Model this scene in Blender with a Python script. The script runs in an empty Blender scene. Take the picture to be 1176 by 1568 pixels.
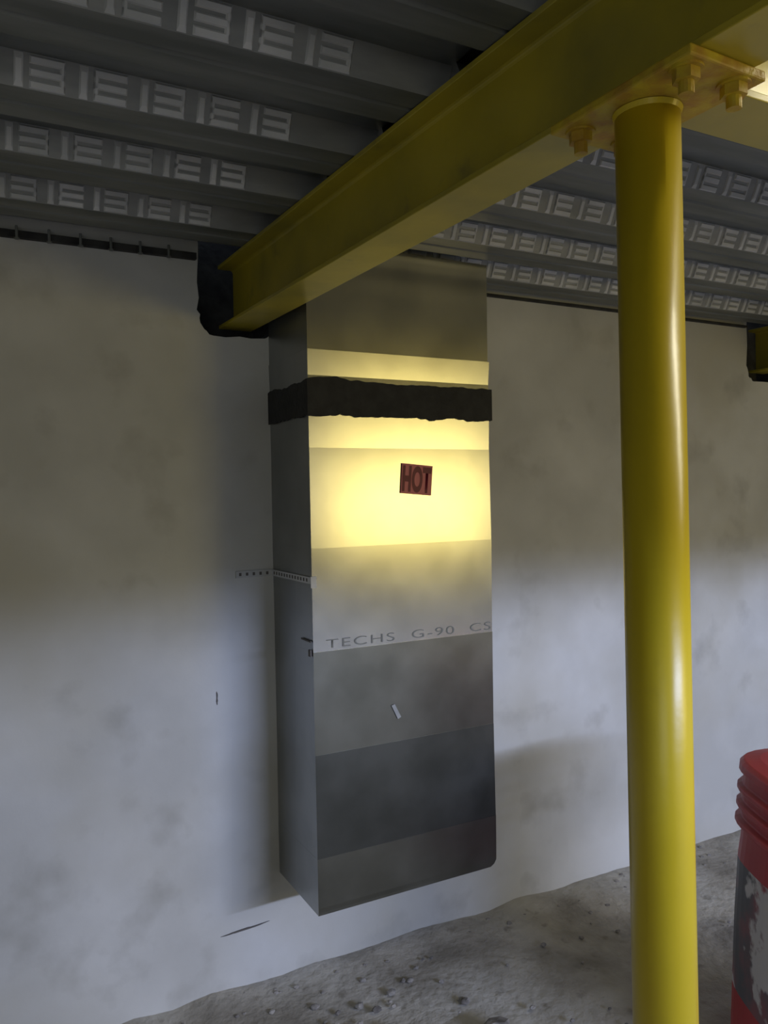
import bpy, bmesh, math, random
from mathutils import Vector, Matrix, noise
random.seed(4)
scene=bpy.context.scene
scene.view_settings.view_transform='Standard'

# ---------------- helpers ----------------
def link(o,parent=None):
    scene.collection.objects.link(o)
    if parent: o.parent=parent
    return o
def mesh_obj(name,verts,faces,mats=(),parent=None,midx=None,smooth=False):
    me=bpy.data.meshes.new(name); me.from_pydata([tuple(v) for v in verts],[],faces)
    for m in mats: me.materials.append(m)
    if midx:
        for p,i in zip(me.polygons,midx): p.material_index=i
    bm=bmesh.new(); bm.from_mesh(me); bmesh.ops.recalc_face_normals(bm,faces=bm.faces); bm.to_mesh(me); bm.free()
    if smooth:
        for p in me.polygons: p.use_smooth=True
    me.update()
    return link(bpy.data.objects.new(name,me),parent)
def add_box(V,F,x0,x1,y0,y1,z0,z1):
    b=len(V)
    V+= [(x0,y0,z0),(x1,y0,z0),(x1,y1,z0),(x0,y1,z0),(x0,y0,z1),(x1,y0,z1),(x1,y1,z1),(x0,y1,z1)]
    F+= [(b,b+3,b+2,b+1),(b+4,b+5,b+6,b+7),(b,b+1,b+5,b+4),(b+1,b+2,b+6,b+5),(b+2,b+3,b+7,b+6),(b+3,b,b+4,b+7)]
def box(name,x0,x1,y0,y1,z0,z1,mat,parent=None,bevel=0):
    V=[];F=[]; add_box(V,F,x0,x1,y0,y1,z0,z1)
    o=mesh_obj(name,V,F,[mat],parent)
    if bevel:
        m=o.modifiers.new('b','BEVEL'); m.width=bevel; m.segments=2
    return o
def cyl_verts(V,F,cx,cy,z0,z1,r,n=24,r1=None):
    r1=r if r1 is None else r1
    b=len(V)
    for i in range(n):
        a=2*math.pi*i/n; V.append((cx+r*math.cos(a),cy+r*math.sin(a),z0))
    for i in range(n):
        a=2*math.pi*i/n; V.append((cx+r1*math.cos(a),cy+r1*math.sin(a),z1))
    for i in range(n):
        j=(i+1)%n; F.append((b+i,b+j,b+n+j,b+n+i))
    F.append(tuple(b+i for i in reversed(range(n)))); F.append(tuple(b+n+i for i in range(n)))

# ---------------- materials ----------------
def mat(name,base,rough=.6,metal=0.0,spec=.5):
    m=bpy.data.materials.new(name); m.use_nodes=True
    b=m.node_tree.nodes['Principled BSDF']
    b.inputs['Base Color'].default_value=(*base,1); b.inputs['Roughness'].default_value=rough
    b.inputs['Metallic'].default_value=metal; b.inputs['Specular IOR Level'].default_value=spec
    return m
def noise_mat(name,c1,c2,scale=4,detail=6,rough=.7,metal=0,lo=.35,hi=.65,bump=0,bscale=60,c3=None,s3=.8,rrange=0,stretch=(1,1,1),c4=None,s4=5,lo4=.62,hi4=.8,bdist=.01):
    m=mat(name,c1,rough,metal); nt=m.node_tree; N=nt.nodes; L=nt.links; b=N['Principled BSDF']
    tc=N.new('ShaderNodeTexCoord'); mp=N.new('ShaderNodeMapping'); mp.inputs['Scale'].default_value=stretch
    L.new(tc.outputs['Object'],mp.inputs['Vector'])
    n=N.new('ShaderNodeTexNoise'); n.inputs['Scale'].default_value=scale; n.inputs['Detail'].default_value=detail
    L.new(mp.outputs[0],n.inputs['Vector'])
    r=N.new('ShaderNodeValToRGB'); r.color_ramp.elements[0].position=lo; r.color_ramp.elements[1].position=hi
    r.color_ramp.elements[0].color=(*c1,1); r.color_ramp.elements[1].color=(*c2,1)
    L.new(n.outputs['Fac'],r.inputs[0]); out=r.outputs[0]
    for cc,ss,l_,h_ in ((c3,s3,.48,.72),(c4,s4,lo4,hi4)):
        if not cc: continue
        n3=N.new('ShaderNodeTexNoise'); n3.inputs['Scale'].default_value=ss; n3.inputs['Detail'].default_value=5
        L.new(mp.outputs[0],n3.inputs['Vector'])
        r3=N.new('ShaderNodeValToRGB'); r3.color_ramp.elements[0].position=l_; r3.color_ramp.elements[1].position=h_
        L.new(n3.outputs['Fac'],r3.inputs[0])
        mx=N.new('ShaderNodeMixRGB'); mx.inputs['Color2'].default_value=(*cc,1)
        L.new(r3.outputs[0],mx.inputs['Fac']); L.new(out,mx.inputs['Color1']); out=mx.outputs[0]
    L.new(out,b.inputs['Base Color'])
    if rrange:
        mr=N.new('ShaderNodeMapRange'); mr.inputs['To Min'].default_value=rough-rrange; mr.inputs['To Max'].default_value=rough+rrange
        L.new(n.outputs['Fac'],mr.inputs['Value']); L.new(mr.outputs[0],b.inputs['Roughness'])
    if bump:
        nb=N.new('ShaderNodeTexNoise'); nb.inputs['Scale'].default_value=bscale; nb.inputs['Detail'].default_value=5
        L.new(mp.outputs[0],nb.inputs['Vector'])
        bp=N.new('ShaderNodeBump'); bp.inputs['Strength'].default_value=bump; bp.inputs['Distance'].default_value=bdist
        L.new(nb.outputs['Fac'],bp.inputs['Height']); L.new(bp.outputs[0],b.inputs['Normal'])
    return m
M_wall=noise_mat('painted_plaster',(.50,.50,.47),(.64,.64,.61),scale=2.2,detail=12,rough=.75,bump=.18,bscale=12,c3=(.48,.46,.385),s3=1.2,c4=(.30,.29,.25),s4=5,lo4=.58,hi4=.95)
M_floor=noise_mat('dusty_concrete',(.24,.22,.18),(.42,.39,.33),scale=5,detail=12,rough=.95,bump=.9,bscale=30,c3=(.55,.53,.47),s3=2.2,c4=(.16,.14,.11),s4=14,lo4=.6,hi4=.8)
M_ground=noise_mat('asphalt',(.05,.05,.045),(.085,.085,.075),scale=3,rough=.95)
M_rub=noise_mat('rubble_concrete',(.13,.12,.11),(.34,.32,.29),scale=15,rough=.95,bump=.4,bscale=60)
M_deck=noise_mat('galvanised_deck',(.13,.14,.13),(.22,.23,.215),scale=8,rough=.5,metal=.4,stretch=(.3,2,2))
M_web=noise_mat('galvanised_deck_web',(.22,.227,.22),(.33,.335,.32),scale=8,rough=.5,metal=.2,stretch=(.6,2,2))  # deck steel again, paler: light on the camera-facing webs put into the colour
M_emb=noise_mat('galvanised_embossing',(.46,.47,.46),(.66,.66,.65),scale=5,rough=.55,metal=.05)
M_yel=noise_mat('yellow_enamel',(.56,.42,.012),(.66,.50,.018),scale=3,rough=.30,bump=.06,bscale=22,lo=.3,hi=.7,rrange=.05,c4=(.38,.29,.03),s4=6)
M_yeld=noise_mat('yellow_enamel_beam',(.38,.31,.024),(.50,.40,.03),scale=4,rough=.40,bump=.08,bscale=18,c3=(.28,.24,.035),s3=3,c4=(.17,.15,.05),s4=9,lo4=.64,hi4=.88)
M_yelb=noise_mat('bolt_yellow_primer',(.42,.24,.02),(.55,.41,.02),scale=30,rough=.6,bump=.2,bscale=120)
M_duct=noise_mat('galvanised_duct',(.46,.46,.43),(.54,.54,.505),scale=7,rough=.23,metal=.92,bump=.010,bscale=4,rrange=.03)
M_side=noise_mat('galvanised_duct_side',(.32,.33,.32),(.39,.40,.39),scale=7,rough=.36,metal=.9,bump=.012,bscale=4,rrange=.04)  # same duct steel, darker: shade on the duct sides put into the colour
M_duct_dim=noise_mat('galvanised_duct_dim_reflection',(.165,.168,.142),(.205,.208,.18),scale=7,rough=.30,metal=.92,bump=.010,bscale=4,rrange=.04)  # same steel, dimmer floor reflection painted into the base colour of lower panels
M_duct_dark=noise_mat('galvanised_duct_dark_reflection',(.075,.078,.068),(.10,.103,.092),scale=7,rough=.36,metal=.85,bump=.010,bscale=4,rrange=.04)  # darkest copy of the duct steel: dark reflection painted into the base colour
M_tape=noise_mat('black_mastic',(.014,.014,.013),(.026,.026,.024),scale=25,rough=.75,bump=.3,bscale=60)
M_dark=noise_mat('dark_rough',(.02,.02,.02),(.05,.05,.045),scale=14,rough=.95,bump=.5)  # near-black, on the beam pocket faces and wall-top strips
M_red=noise_mat('red_plastic',(.42,.035,.045),(.50,.05,.06),scale=5,rough=.45)
M_grey=noise_mat('grey_label',(.10,.105,.12),(.13,.135,.15),scale=6,rough=.5,c3=(.38,.08,.10),s3=6,c4=(.6,.58,.58),s4=7,lo4=.54,hi4=.58)
M_hotbg=mat('label_red',(.60,.16,.17),.5)
M_hot=mat('label_ink',(.15,.006,.025),.5)
M_ink=mat('stencil_ink',(.16,.16,.135),.6)
M_blk=mat('scuff_dark',(.12,.11,.10),.9)
M_white=mat('lamp_housing',(.7,.7,.7),.5)

# ---------------- room dims ----------------
D=2.51; H=2.36; XL=-2.6; XR=6.0; YB=-2.4
bm=bmesh.new(); nx,ny=150,90
grid=[]
for j in range(ny+1):
    row=[]
    for i in range(nx+1):
        x=XL-.2+(XR-XL+.4)*i/nx; y=YB-.2+(D+.1-YB+.2)*j/ny
        edge=max(0,1-abs(D-y)/.45)
        z=noise.noise(Vector((x*3,y*3,0)))*.008+noise.noise(Vector((x*9,y*9,5)))*.004-.008+edge*edge*(.018+.035*noise.noise(Vector((x*5,y*4,3))))
        row.append(bm.verts.new((x,y,z)))
    grid.append(row)
for j in range(ny):
    for i in range(nx):
        f=bm.faces.new((grid[j][i],grid[j][i+1],grid[j+1][i+1],grid[j+1][i])); f.smooth=True
me=bpy.data.meshes.new('floor'); bm.to_mesh(me); bm.free(); me.materials.append(M_floor)
link(bpy.data.objects.new('floor',me))
box('ground',-30,30,-60,YB-.2,-.06,-.03,M_ground)

def notch(x0,x1,z0,seed):
    rnd=random.Random(seed); pts=[]
    c=[(x0,2.62),(x0-.004,z0+.08),(x0+.010,z0+.030),(x0+.040,z0+.002),(x1-.03,z0+.004),(x1,z0+.03),(x1,2.62)]
    for a,b in zip(c[:-1],c[1:]):
        n=10 if abs(a[1]-b[1])>.2 else 4
        for k in range(n):
            t=k/n; j=0 if (k==0 and a[1]>2.6) else 1
            pts.append((a[0]+(b[0]-a[0])*t+j*rnd.uniform(-.004,.004),a[1]+(b[1]-a[1])*t+j*rnd.uniform(-.004,.004)))
    pts.append(c[-1]); return pts
n1=notch(.690,.935,2.118,1); n2=notch(3.29,3.62,2.10,2)
out=[(XL,-.05),(XL,2.62)]+n1+n2+[(XR,2.62),(XR,-.05)]
n=len(out); V=[(p[0],D,p[1]) for p in out]+[(p[0],D+.28,p[1]) for p in out]
F=[tuple(range(n)),tuple(reversed(range(n,2*n)))]; MI=[0,0]
for i in range(n):
    F.append((i,(i+1)%n,n+(i+1)%n,n+i)); MI.append(1 if 2<=i<n-3 and i!=2+len(n1)-1 else 0)
c0=len(F)
add_box(V,F,.60,1.0,D+.20,D+.27,2.0,2.6); add_box(V,F,3.2,3.7,D+.20,D+.27,2.0,2.6); MI+= [1]*(len(F)-c0)
mesh_obj('wall_back',V,F,[M_wall,M_dark],midx=MI)
box('wall_left',XL-.15,XL,YB,D+.28,-.05,2.62,M_wall)
box('wall_right',XR,XR+.15,YB,D+.28,-.05,2.62,M_wall)
OX0,OX1,OZ=1.3,5.6,1.97
PX0,PX1,PZ0,PZ1=-2.2,-.3,.9,2.15  # unseen opening, added to let in the left fill light
V=[];F=[]
add_box(V,F,XL,PX0,YB-.15,YB,-.05,2.62)
add_box(V,F,PX0,PX1,YB-.15,YB,-.05,PZ0); add_box(V,F,PX0,PX1,YB-.15,YB,PZ1,2.62)
add_box(V,F,PX1,OX0,YB-.15,YB,-.05,2.62)
add_box(V,F,OX1,XR,YB-.15,YB,-.05,2.62); add_box(V,F,OX0,OX1,YB-.15,YB,OZ,2.62)
mesh_obj('wall_front',V,F,[M_wall])

# ---------------- ceiling : metal deck ----------------
V=[];F=[];MI=[]
def deck(xa,xb,off):
    k0=off-.30*17
    prof=[]
    for k in range(18):
        y=k0+.30*k
        prof+= [(y,H,0),(y+.055,H,0),(y+.0625,H+.005,0),(y+.07,H,0),(y+.125,H,0),(y+.15,H+.055,0),(y+.275,H+.055,1)]
    prof=[p for p in prof if YB-.1<p[0]<D-.005]
    prof.append((D-.002,prof[-1][1],0))
    n=len(prof); b=len(V)
    for x in (xa,xb):
        for p in prof: V.append((x,p[0],p[1]))
    for i in range(n-1): F.append((b+i,b+i+1,b+n+i+1,b+n+i)); MI.append(2 if prof[i][2] else 0)
    b=len(V); c0=len(F)
    add_box(V,F,xa,xb,prof[0][0],D-.002,H+.075,H+.2); MI.extend([0]*(len(F)-c0))
    for k in range(18):
        yb=k0+.30*k
        if yb<YB+.1: continue
        def onweb(s): return (yb-.025*s, H+.055*s)
        def bar(x0,x1,s0,s1,h=.004):
            c0=len(F)
            (ya,za),(yc,zc)=onweb(s0),onweb(s1)
            nrm=(-.91*h,-.41*h); b=len(V)
            i=min(.003,(x1-x0)*.3)
            V.extend([(x0,ya,za),(x1,ya,za),(x1,yc,zc),(x0,yc,zc)])
            sa=s0+(s1-s0)*.18; sb=s1-(s1-s0)*.18
            (ya,za),(yc,zc)=onweb(sa),onweb(sb)
            V.extend([(x0+i,ya+nrm[0],za+nrm[1]),(x1-i,ya+nrm[0],za+nrm[1]),(x1-i,yc+nrm[0],zc+nrm[1]),(x0+i,yc+nrm[0],zc+nrm[1])])
            F.extend([(b+4,b+5,b+6,b+7),(b,b+1,b+5,b+4),(b+1,b+2,b+6,b+5),(b+2,b+3,b+7,b+6),(b+3,b,b+4,b+7)])
            MI.extend([1]*(len(F)-c0))
        x=xa+.02; q=0
        while x<xb-.12:
            if abs(x-.75)>.13:
                bar(x,x+.016,.03,.97)
                for s in (.04,.38,.72): bar(x+.026,x+.088,s,s+.24)
                if q%2: bar(x+.026,x+.036,.06,.94)
                else: bar(x+.078,x+.088,.06,.94)
            x+=.112; q+=1
deck(XL,.85,2.208)
deck(.85,XR,2.318)
for i in range(40):
    x=XL+.3+i*.085
    if .66<x: continue
    c0=len(F); cyl_verts(V,F,x,D-.035,H-.014,H+.02,.004,8); cyl_verts(V,F,x,D-.035,H-.018,H-.014,.008,6); MI.extend([0]*(len(F)-c0))
mesh_obj('ceiling',V,F,[M_deck,M_emb,M_web],midx=MI)
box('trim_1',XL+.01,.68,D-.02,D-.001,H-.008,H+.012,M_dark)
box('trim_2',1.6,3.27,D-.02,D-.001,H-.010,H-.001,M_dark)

# ---------------- steel beams ----------------
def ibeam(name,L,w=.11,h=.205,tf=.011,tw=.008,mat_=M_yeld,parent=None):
    a=tw/2; r=.008
    half=[(-w/2,0),(w/2,0),(w/2,tf),(a+r,tf),(a+r*.3,tf+r*.3),(a,tf+r),(a,h-tf-r),(a+r*.3,h-tf-r*.3),(a+r,h-tf),(w/2,h-tf),(w/2,h)]
    pts=half+[(-w/2,h),(-w/2,h-tf),(-a-r,h-tf),(-a-r*.3,h-tf-r*.3),(-a,h-tf-r),(-a,tf+r),(-a-r*.3,tf+r*.3),(-a-r,tf),(-w/2,tf)]
    n=len(pts)
    V=[(p[0],0,p[1]) for p in pts]+[(p[0],L,p[1]) for p in pts]
    F=[tuple(range(n)),tuple(reversed(range(n,2*n)))]+[(i,(i+1)%n,n+(i+1)%n,n+i) for i in range(n)]
    o=mesh_obj(name,V,F,[mat_],parent)
    m=o.modifiers.new('b','BEVEL'); m.width=.0015; m.segments=2; m.limit_method='ANGLE'
    return o
BZ=H-.207
skew=math.radians(1.9)
b1=ibeam('steel_beam',4.85)
b1.location=(.822,2.56,BZ); b1.rotation_euler=(0,0,math.pi+skew)
b3=ibeam('steel_beam.001',4.85)
b3.location=(3.42,2.56,BZ); b3.rotation_euler=(0,0,math.pi)
CX,CY=.880,.829
b2=ibeam('cross_beam',2.46)
b2.location=(CX+.012,CY-.02,BZ); b2.rotation_euler=(0,0,-math.pi/2)

# ---------------- column ----------------
col=bpy.data.objects.new('steel_column',None); link(col)
col.location=(CX+.686*.010,CY-.728*.010,0); col.rotation_euler=(-.728*.0047,-.686*.0047,0)
V=[];F=[]; cyl_verts(V,F,0,0,.014,BZ-.014,.0452,64)
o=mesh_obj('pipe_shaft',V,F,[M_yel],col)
for p in o.data.polygons:
    if len(p.vertices)==4: p.use_smooth=True
V=[];F=[]
for z,s in ((BZ-.016,-1),(.016,1)):
    cyl_verts(V,F,0,0,min(z,z+s*.007),max(z,z+s*.007),.050 if s>0 else .0455,48,.046 if s>0 else .0485)
mesh_obj('weld_beads',V,F,[M_yel],col,smooth=False)
capo=box('cap_plate',-.075,.075,-.135,.120,BZ-.015,BZ-.001,M_yelb,col,bevel=.003); capo.rotation_euler=(0,0,skew)
box('base_plate',-.12,.12,-.12,.12,.0,.014,M_yelb,col,bevel=.003)
V=[];F=[]
for bx in (-.045,.045):
    for by in (-.108,.088):
        cyl_verts(V,F,bx,by,BZ-.032,BZ-.015,.0175,6)
        cyl_verts(V,F,bx,by,BZ-.018,BZ-.0145,.022,20)
        cyl_verts(V,F,bx,by,BZ-.048,BZ-.030,.010,14)
mesh_obj('cap_bolts',V,F,[M_yelb],col)

# ---------------- duct ----------------
duct=bpy.data.objects.new('sheet_metal_duct',None); link(duct)
X0,X1,YF=.92,1.567,2.185
rings=[]
def R(z,out,m=0,cr=0): rings.append((z,out,cr,m))
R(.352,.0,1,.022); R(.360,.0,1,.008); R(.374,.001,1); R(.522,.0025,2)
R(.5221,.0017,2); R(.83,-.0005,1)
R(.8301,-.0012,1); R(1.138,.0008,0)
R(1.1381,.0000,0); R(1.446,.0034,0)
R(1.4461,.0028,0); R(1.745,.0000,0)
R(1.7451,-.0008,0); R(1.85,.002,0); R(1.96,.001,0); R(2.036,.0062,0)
R(2.0372,.0005,0); R(2.357,.002,0)
V=[];F=[];MI=[]
for z,o_,cr,m_ in rings:
    V+=[(X0-max(o_,0)*.4,D-.001,z),(X0-max(o_,0)*.4,YF-o_,z),(X1-cr+max(o_,0)*.4,YF-o_,z),(X1-cr+max(o_,0)*.4,D-.001,z)]
for i in range(len(rings)-1):
    b=4*i
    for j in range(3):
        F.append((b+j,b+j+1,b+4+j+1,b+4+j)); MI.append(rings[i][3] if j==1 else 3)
F.append((0,1,2,3)); MI.append(1); b=4*(len(rings)-1); F.append((b,b+1,b+2,b+3)); MI.append(0)
mesh_obj('duct_body',V,F,[M_duct,M_duct_dim,M_duct_dark,M_side],duct,midx=MI)
path=[(X0-.006,D-.003),(X0-.006,YF-.010),(X1+.006,YF-.010),(X1+.006,D-.003)]
V=[];F=[]; samp=[]
for (a,b) in zip(path[:-1],path[1:]):
    Ld=math.dist(a,b); n=max(2,int(Ld/.008))
    for k in range(n): samp.append((a[0]+(b[0]-a[0])*k/n,a[1]+(b[1]-a[1])*k/n))
samp.append(path[-1])
for i,(x,y) in enumerate(samp):
    bump_=max(0,1-abs(x-(X0+.09))/.10) if y<YF else 0
    tt=1.944+.009*noise.noise(Vector((i*.08,0,0)))+.005*noise.noise(Vector((i*.3,4,0)))+.015*bump_
    bb=1.840+.007*noise.noise(Vector((i*.10,9,0)))+.005*noise.noise(Vector((i*.45,7,0)))
    V+=[(x,y,bb),(x,y,tt)]
F=[(2*i,2*i+2,2*i+3,2*i+1) for i in range(len(samp)-1)]
o=mesh_obj('sealing_band',V,F,[M_tape],duct)
m=o.modifiers.new('s','SOLIDIFY'); m.thickness=.004; m.offset=0
def text_fit(name,s,x0,x1,z0,z1,y,matl,parent,rot=0,off=0,sp=1):
    c=bpy.data.curves.new(name,'FONT'); c.body=s; c.size=1; c.extrude=.0; c.space_character=sp; c.offset=off
    o=bpy.data.objects.new(name+'_c',c); link(o); bpy.context.view_layer.update()
    me=bpy.data.meshes.new_from_object(o.evaluated_get(bpy.context.evaluated_depsgraph_get()))
    bpy.data.objects.remove(o); me.materials.clear(); me.materials.append(matl)
    xs=[v.co.x for v in me.vertices]; ys=[v.co.y for v in me.vertices]
    ax,bx,ay,by=min(xs),max(xs),min(ys),max(ys); cx,cz=(x0+x1)/2,(z0+z1)/2
    for v in me.vertices:
        v.co=Vector((((v.co.x-ax)/(bx-ax)-.5)*(x1-x0),0,((v.co.y-ay)/(by-ay)-.5)*(z1-z0)))
    me.update()
    n=bpy.data.objects.new(name,me); link(n,parent); n.location=(cx,y,cz); n.rotation_euler=(0,rot,0)
    return n
text_fit('stencil_text','TECHS  G-90  CS',X0+.042,X1-.006,1.146,1.172,YF-.0016,M_ink,duct,off=-.010,sp=1.15)
rt=math.radians(5)
lab=box('hot_label',-.056,.056,-.0006,.0006,-.047,.047,M_hotbg,duct)
lab.location=(1.283,YF-.0045,1.648); lab.rotation_euler=(0,rt,0)
text_fit('hot_lettering','HOT',1.283-.052,1.283+.052,1.648-.042,1.648+.042,YF-.0060,M_hot,duct,rot=rt,off=.045,sp=1.06)
V=[];F=[]
zs=1.352
add_box(V,F,X0-.13,X0-.001,D-.006,D-.001,zs-.011,zs+.011)
add_box(V,F,X0-.006,X0-.0025,YF-.004,D-.005,zs-.010,zs+.010)
add_box(V,F,X0-.006,X0+.012,YF-.007,YF-.004,zs-.022,zs+.012)
c2=len(F)
for i in range(5): add_box(V,F,X0-.120+.023*i,X0-.112+.023*i,D-.0066,D-.0055,zs-.005,zs+.005)
for i in range(13): add_box(V,F,X0-.0066,X0-.0055,YF+.02+.023*i,YF+.03+.023*i,zs-.005,zs+.005)
add_box(V,F,X0-.006,X0-.0025,YF+.005,YF+.08,1.167,1.172)
add_box(V,F,X0-.008,X0-.0025,YF+.005,YF+.02,1.125,1.145)
mesh_obj('perforated_strap',V,F,[M_emb,M_blk],duct,midx=[0]*c2+[1]*(len(F)-c2))
V=[(1.178,YF-.003,.945),(1.190,YF-.003,.948),(1.212,YF-.003,.905),(1.200,YF-.003,.900)]
mesh_obj('scratch_mark',V,[(0,1,2,3)],[M_web],duct)

# ---------------- wall scuffs ----------------
def chip(name,x,z,w,h,matl,seed,th=.004,tilt=0):
    rnd=random.Random(seed); n=18; P=[]
    for i in range(n):
        a=2*math.pi*i/n; r=rnd.uniform(.6,1.2); px,pz=w*.5*r*math.cos(a),h*.5*r*math.sin(a)
        P.append((x+px*math.cos(tilt)-pz*math.sin(tilt),z+px*math.sin(tilt)+pz*math.cos(tilt)))
    V=[(p[0],D-.0005,p[1]) for p in P]+[(x+(p[0]-x)*.8,D-th,z+(p[1]-z)*.8) for p in P]
    F=[tuple(range(n)),tuple(range(n,2*n))]+[(i,(i+1)%n,n+(i+1)%n,n+i) for i in range(n)]
    mesh_obj(name,V,F,[matl])
chip('wall_scuff',.72,.96,.006,.05,M_blk,1,.002)
chip('wall_scuff.001',.79,.195,.16,.006,M_blk,2,.004,.05)

# ---------------- rubble ----------------
V=[];F=[];rnd=random.Random(8)
def stone(cx,cy,s,fl=.6):
    bm=bmesh.new(); bmesh.ops.create_icosphere(bm,subdivisions=2,radius=1)
    off=Vector((rnd.random()*50,rnd.random()*50,0)); rz=rnd.random()*6
    b=len(V)
    for v in bm.verts:
        k=1+.45*noise.noise(v.co*1.3+off)
        c=v.co*k; x=c.x*math.cos(rz)-c.y*math.sin(rz); y=c.x*math.sin(rz)+c.y*math.cos(rz)
        V.append((cx+x*s,cy+y*s*.75,max(0,s*fl*.5)+c.z*s*fl))
    for f in bm.faces: F.append(tuple(b+v.index for v in f.verts))
    bm.free()
stone(1.36,1.92,.055,.5)
for i in range(20):
    stone(rnd.gauss(1.02,.14),D-.18-abs(rnd.gauss(.15,.16)),rnd.uniform(.007,.018))
for i in range(80):
    stone(rnd.uniform(.2,3.6),D-.03-abs(rnd.gauss(0,.10)),rnd.uniform(.004,.012))
for i in range(40):
    stone(rnd.uniform(.6,3.4),rnd.uniform(1.75,2.4),rnd.uniform(.004,.011))
mesh_obj('concrete_rubble',V,F,[M_rub])

# ---------------- red bin ----------------
prof=[(.0,.0),(.272,.0),(.283,.02),(.276,.20),(.268,.40),(.258,.56),(.250,.62),(.248,.64),(.246,.655),(.264,.660),(.264,.672),(.247,.680),
      (.247,.700),(.260,.706),(.260,.718),(.245,.726),(.245,.745),(.257,.752),(.257,.764),(.243,.772),(.241,.800),(.252,.806),(.250,.826),(.240,.836),(.20,.842),(0,.844)]
V=[];F=[];MI=[]; n=48
for r,z in prof:
    for i in range(n):
        a=2*math.pi*i/n; c,s=math.cos(a),math.sin(a)
        k=(abs(c)**3.2+abs(s)**3.2)**(-1/3.2)
        V.append((r*k*c,r*k*s*.85,z))
for j in range(len(prof)-1):
    for i in range(n):
        F.append((j*n+i,j*n+(i+1)%n,(j+1)*n+(i+1)%n,(j+1)*n+i)); MI.append(1 if .15<prof[j][1]+.01<.57 else 0)
o=mesh_obj('red_plastic_bin',V,F,[M_red,M_grey],midx=MI)
o.location=(2.085,1.30,.004); o.rotation_euler=(0,0,math.radians(-28))
m=o.modifiers.new('b','BEVEL'); m.width=.003; m.segments=2; m.limit_method='ANGLE'

# ---------------- lights ----------------
def area(name,loc,target,sx,sy,power,color,spread=180):
    l=bpy.data.lights.new(name,'AREA'); l.shape='RECTANGLE'; l.size=sx; l.size_y=sy; l.energy=power; l.color=color
    l.spread=math.radians(spread)
    o=bpy.data.objects.new(name,l); link(o); o.location=loc
    o.rotation_euler=(Vector(target)-Vector(loc)).to_track_quat('-Z','Y').to_euler()
    return o
area('daylight_outside',(3.1,-4.3,2.24),(2.1,2.5,.6),3.6,.10,335,(.54,.64,1.0))
area('yellow_reflection_light',(3.6,-1.9,1.56),(1.24,2.18,1.55),1.4,.85,23,(1.0,.78,.22))  # added unseen light, stands in for yellow steel mirrored in the duct
area('left_fill',(-1.25,YB-.05,1.5),(.6,2.5,1.7),1.8,1.2,10,(.95,.97,.92))  # added fill light in the unseen left opening, lifts the ambient level
d=Vector((.917,-.398,0)); p0=Vector((CX,CY,0))+d*.35; p1=Vector((CX,CY,0))+d*1.45; mid=(p0+p1)/2
fx=box('ceiling_lamp',-.55,.55,-.05,.05,0,.05,M_white); fx.location=(mid.x,mid.y,2.305); ang=math.atan2(d.y,d.x); fx.rotation_euler=(0,0,ang)
t=area('ceiling_lamp_tube',(mid.x,mid.y,2.298),(mid.x,mid.y,0),1.05,.05,8,(1.0,.94,.75)); t.rotation_euler=(0,0,ang)
w=bpy.data.worlds.new('world'); scene.world=w; w.use_nodes=True
w.node_tree.nodes['Background'].inputs[0].default_value=(.62,.72,.95,1); w.node_tree.nodes['Background'].inputs[1].default_value=.6

# ---------------- camera ----------------
cam=bpy.data.cameras.new('camera'); co=bpy.data.objects.new('camera',cam); link(co)
cam.sensor_fit='VERTICAL'; cam.sensor_height=36; cam.lens=28.1; cam.clip_start=.01; cam.shift_y=-.0068
co.matrix_world=Matrix.Translation((0,0,1.6))@Matrix.Rotation(math.radians(-28.1),4,'Z')@Matrix.Rotation(math.radians(90-.7),4,'X')@Matrix.Rotation(math.radians(-1.1),4,'Z')
scene.camera=co
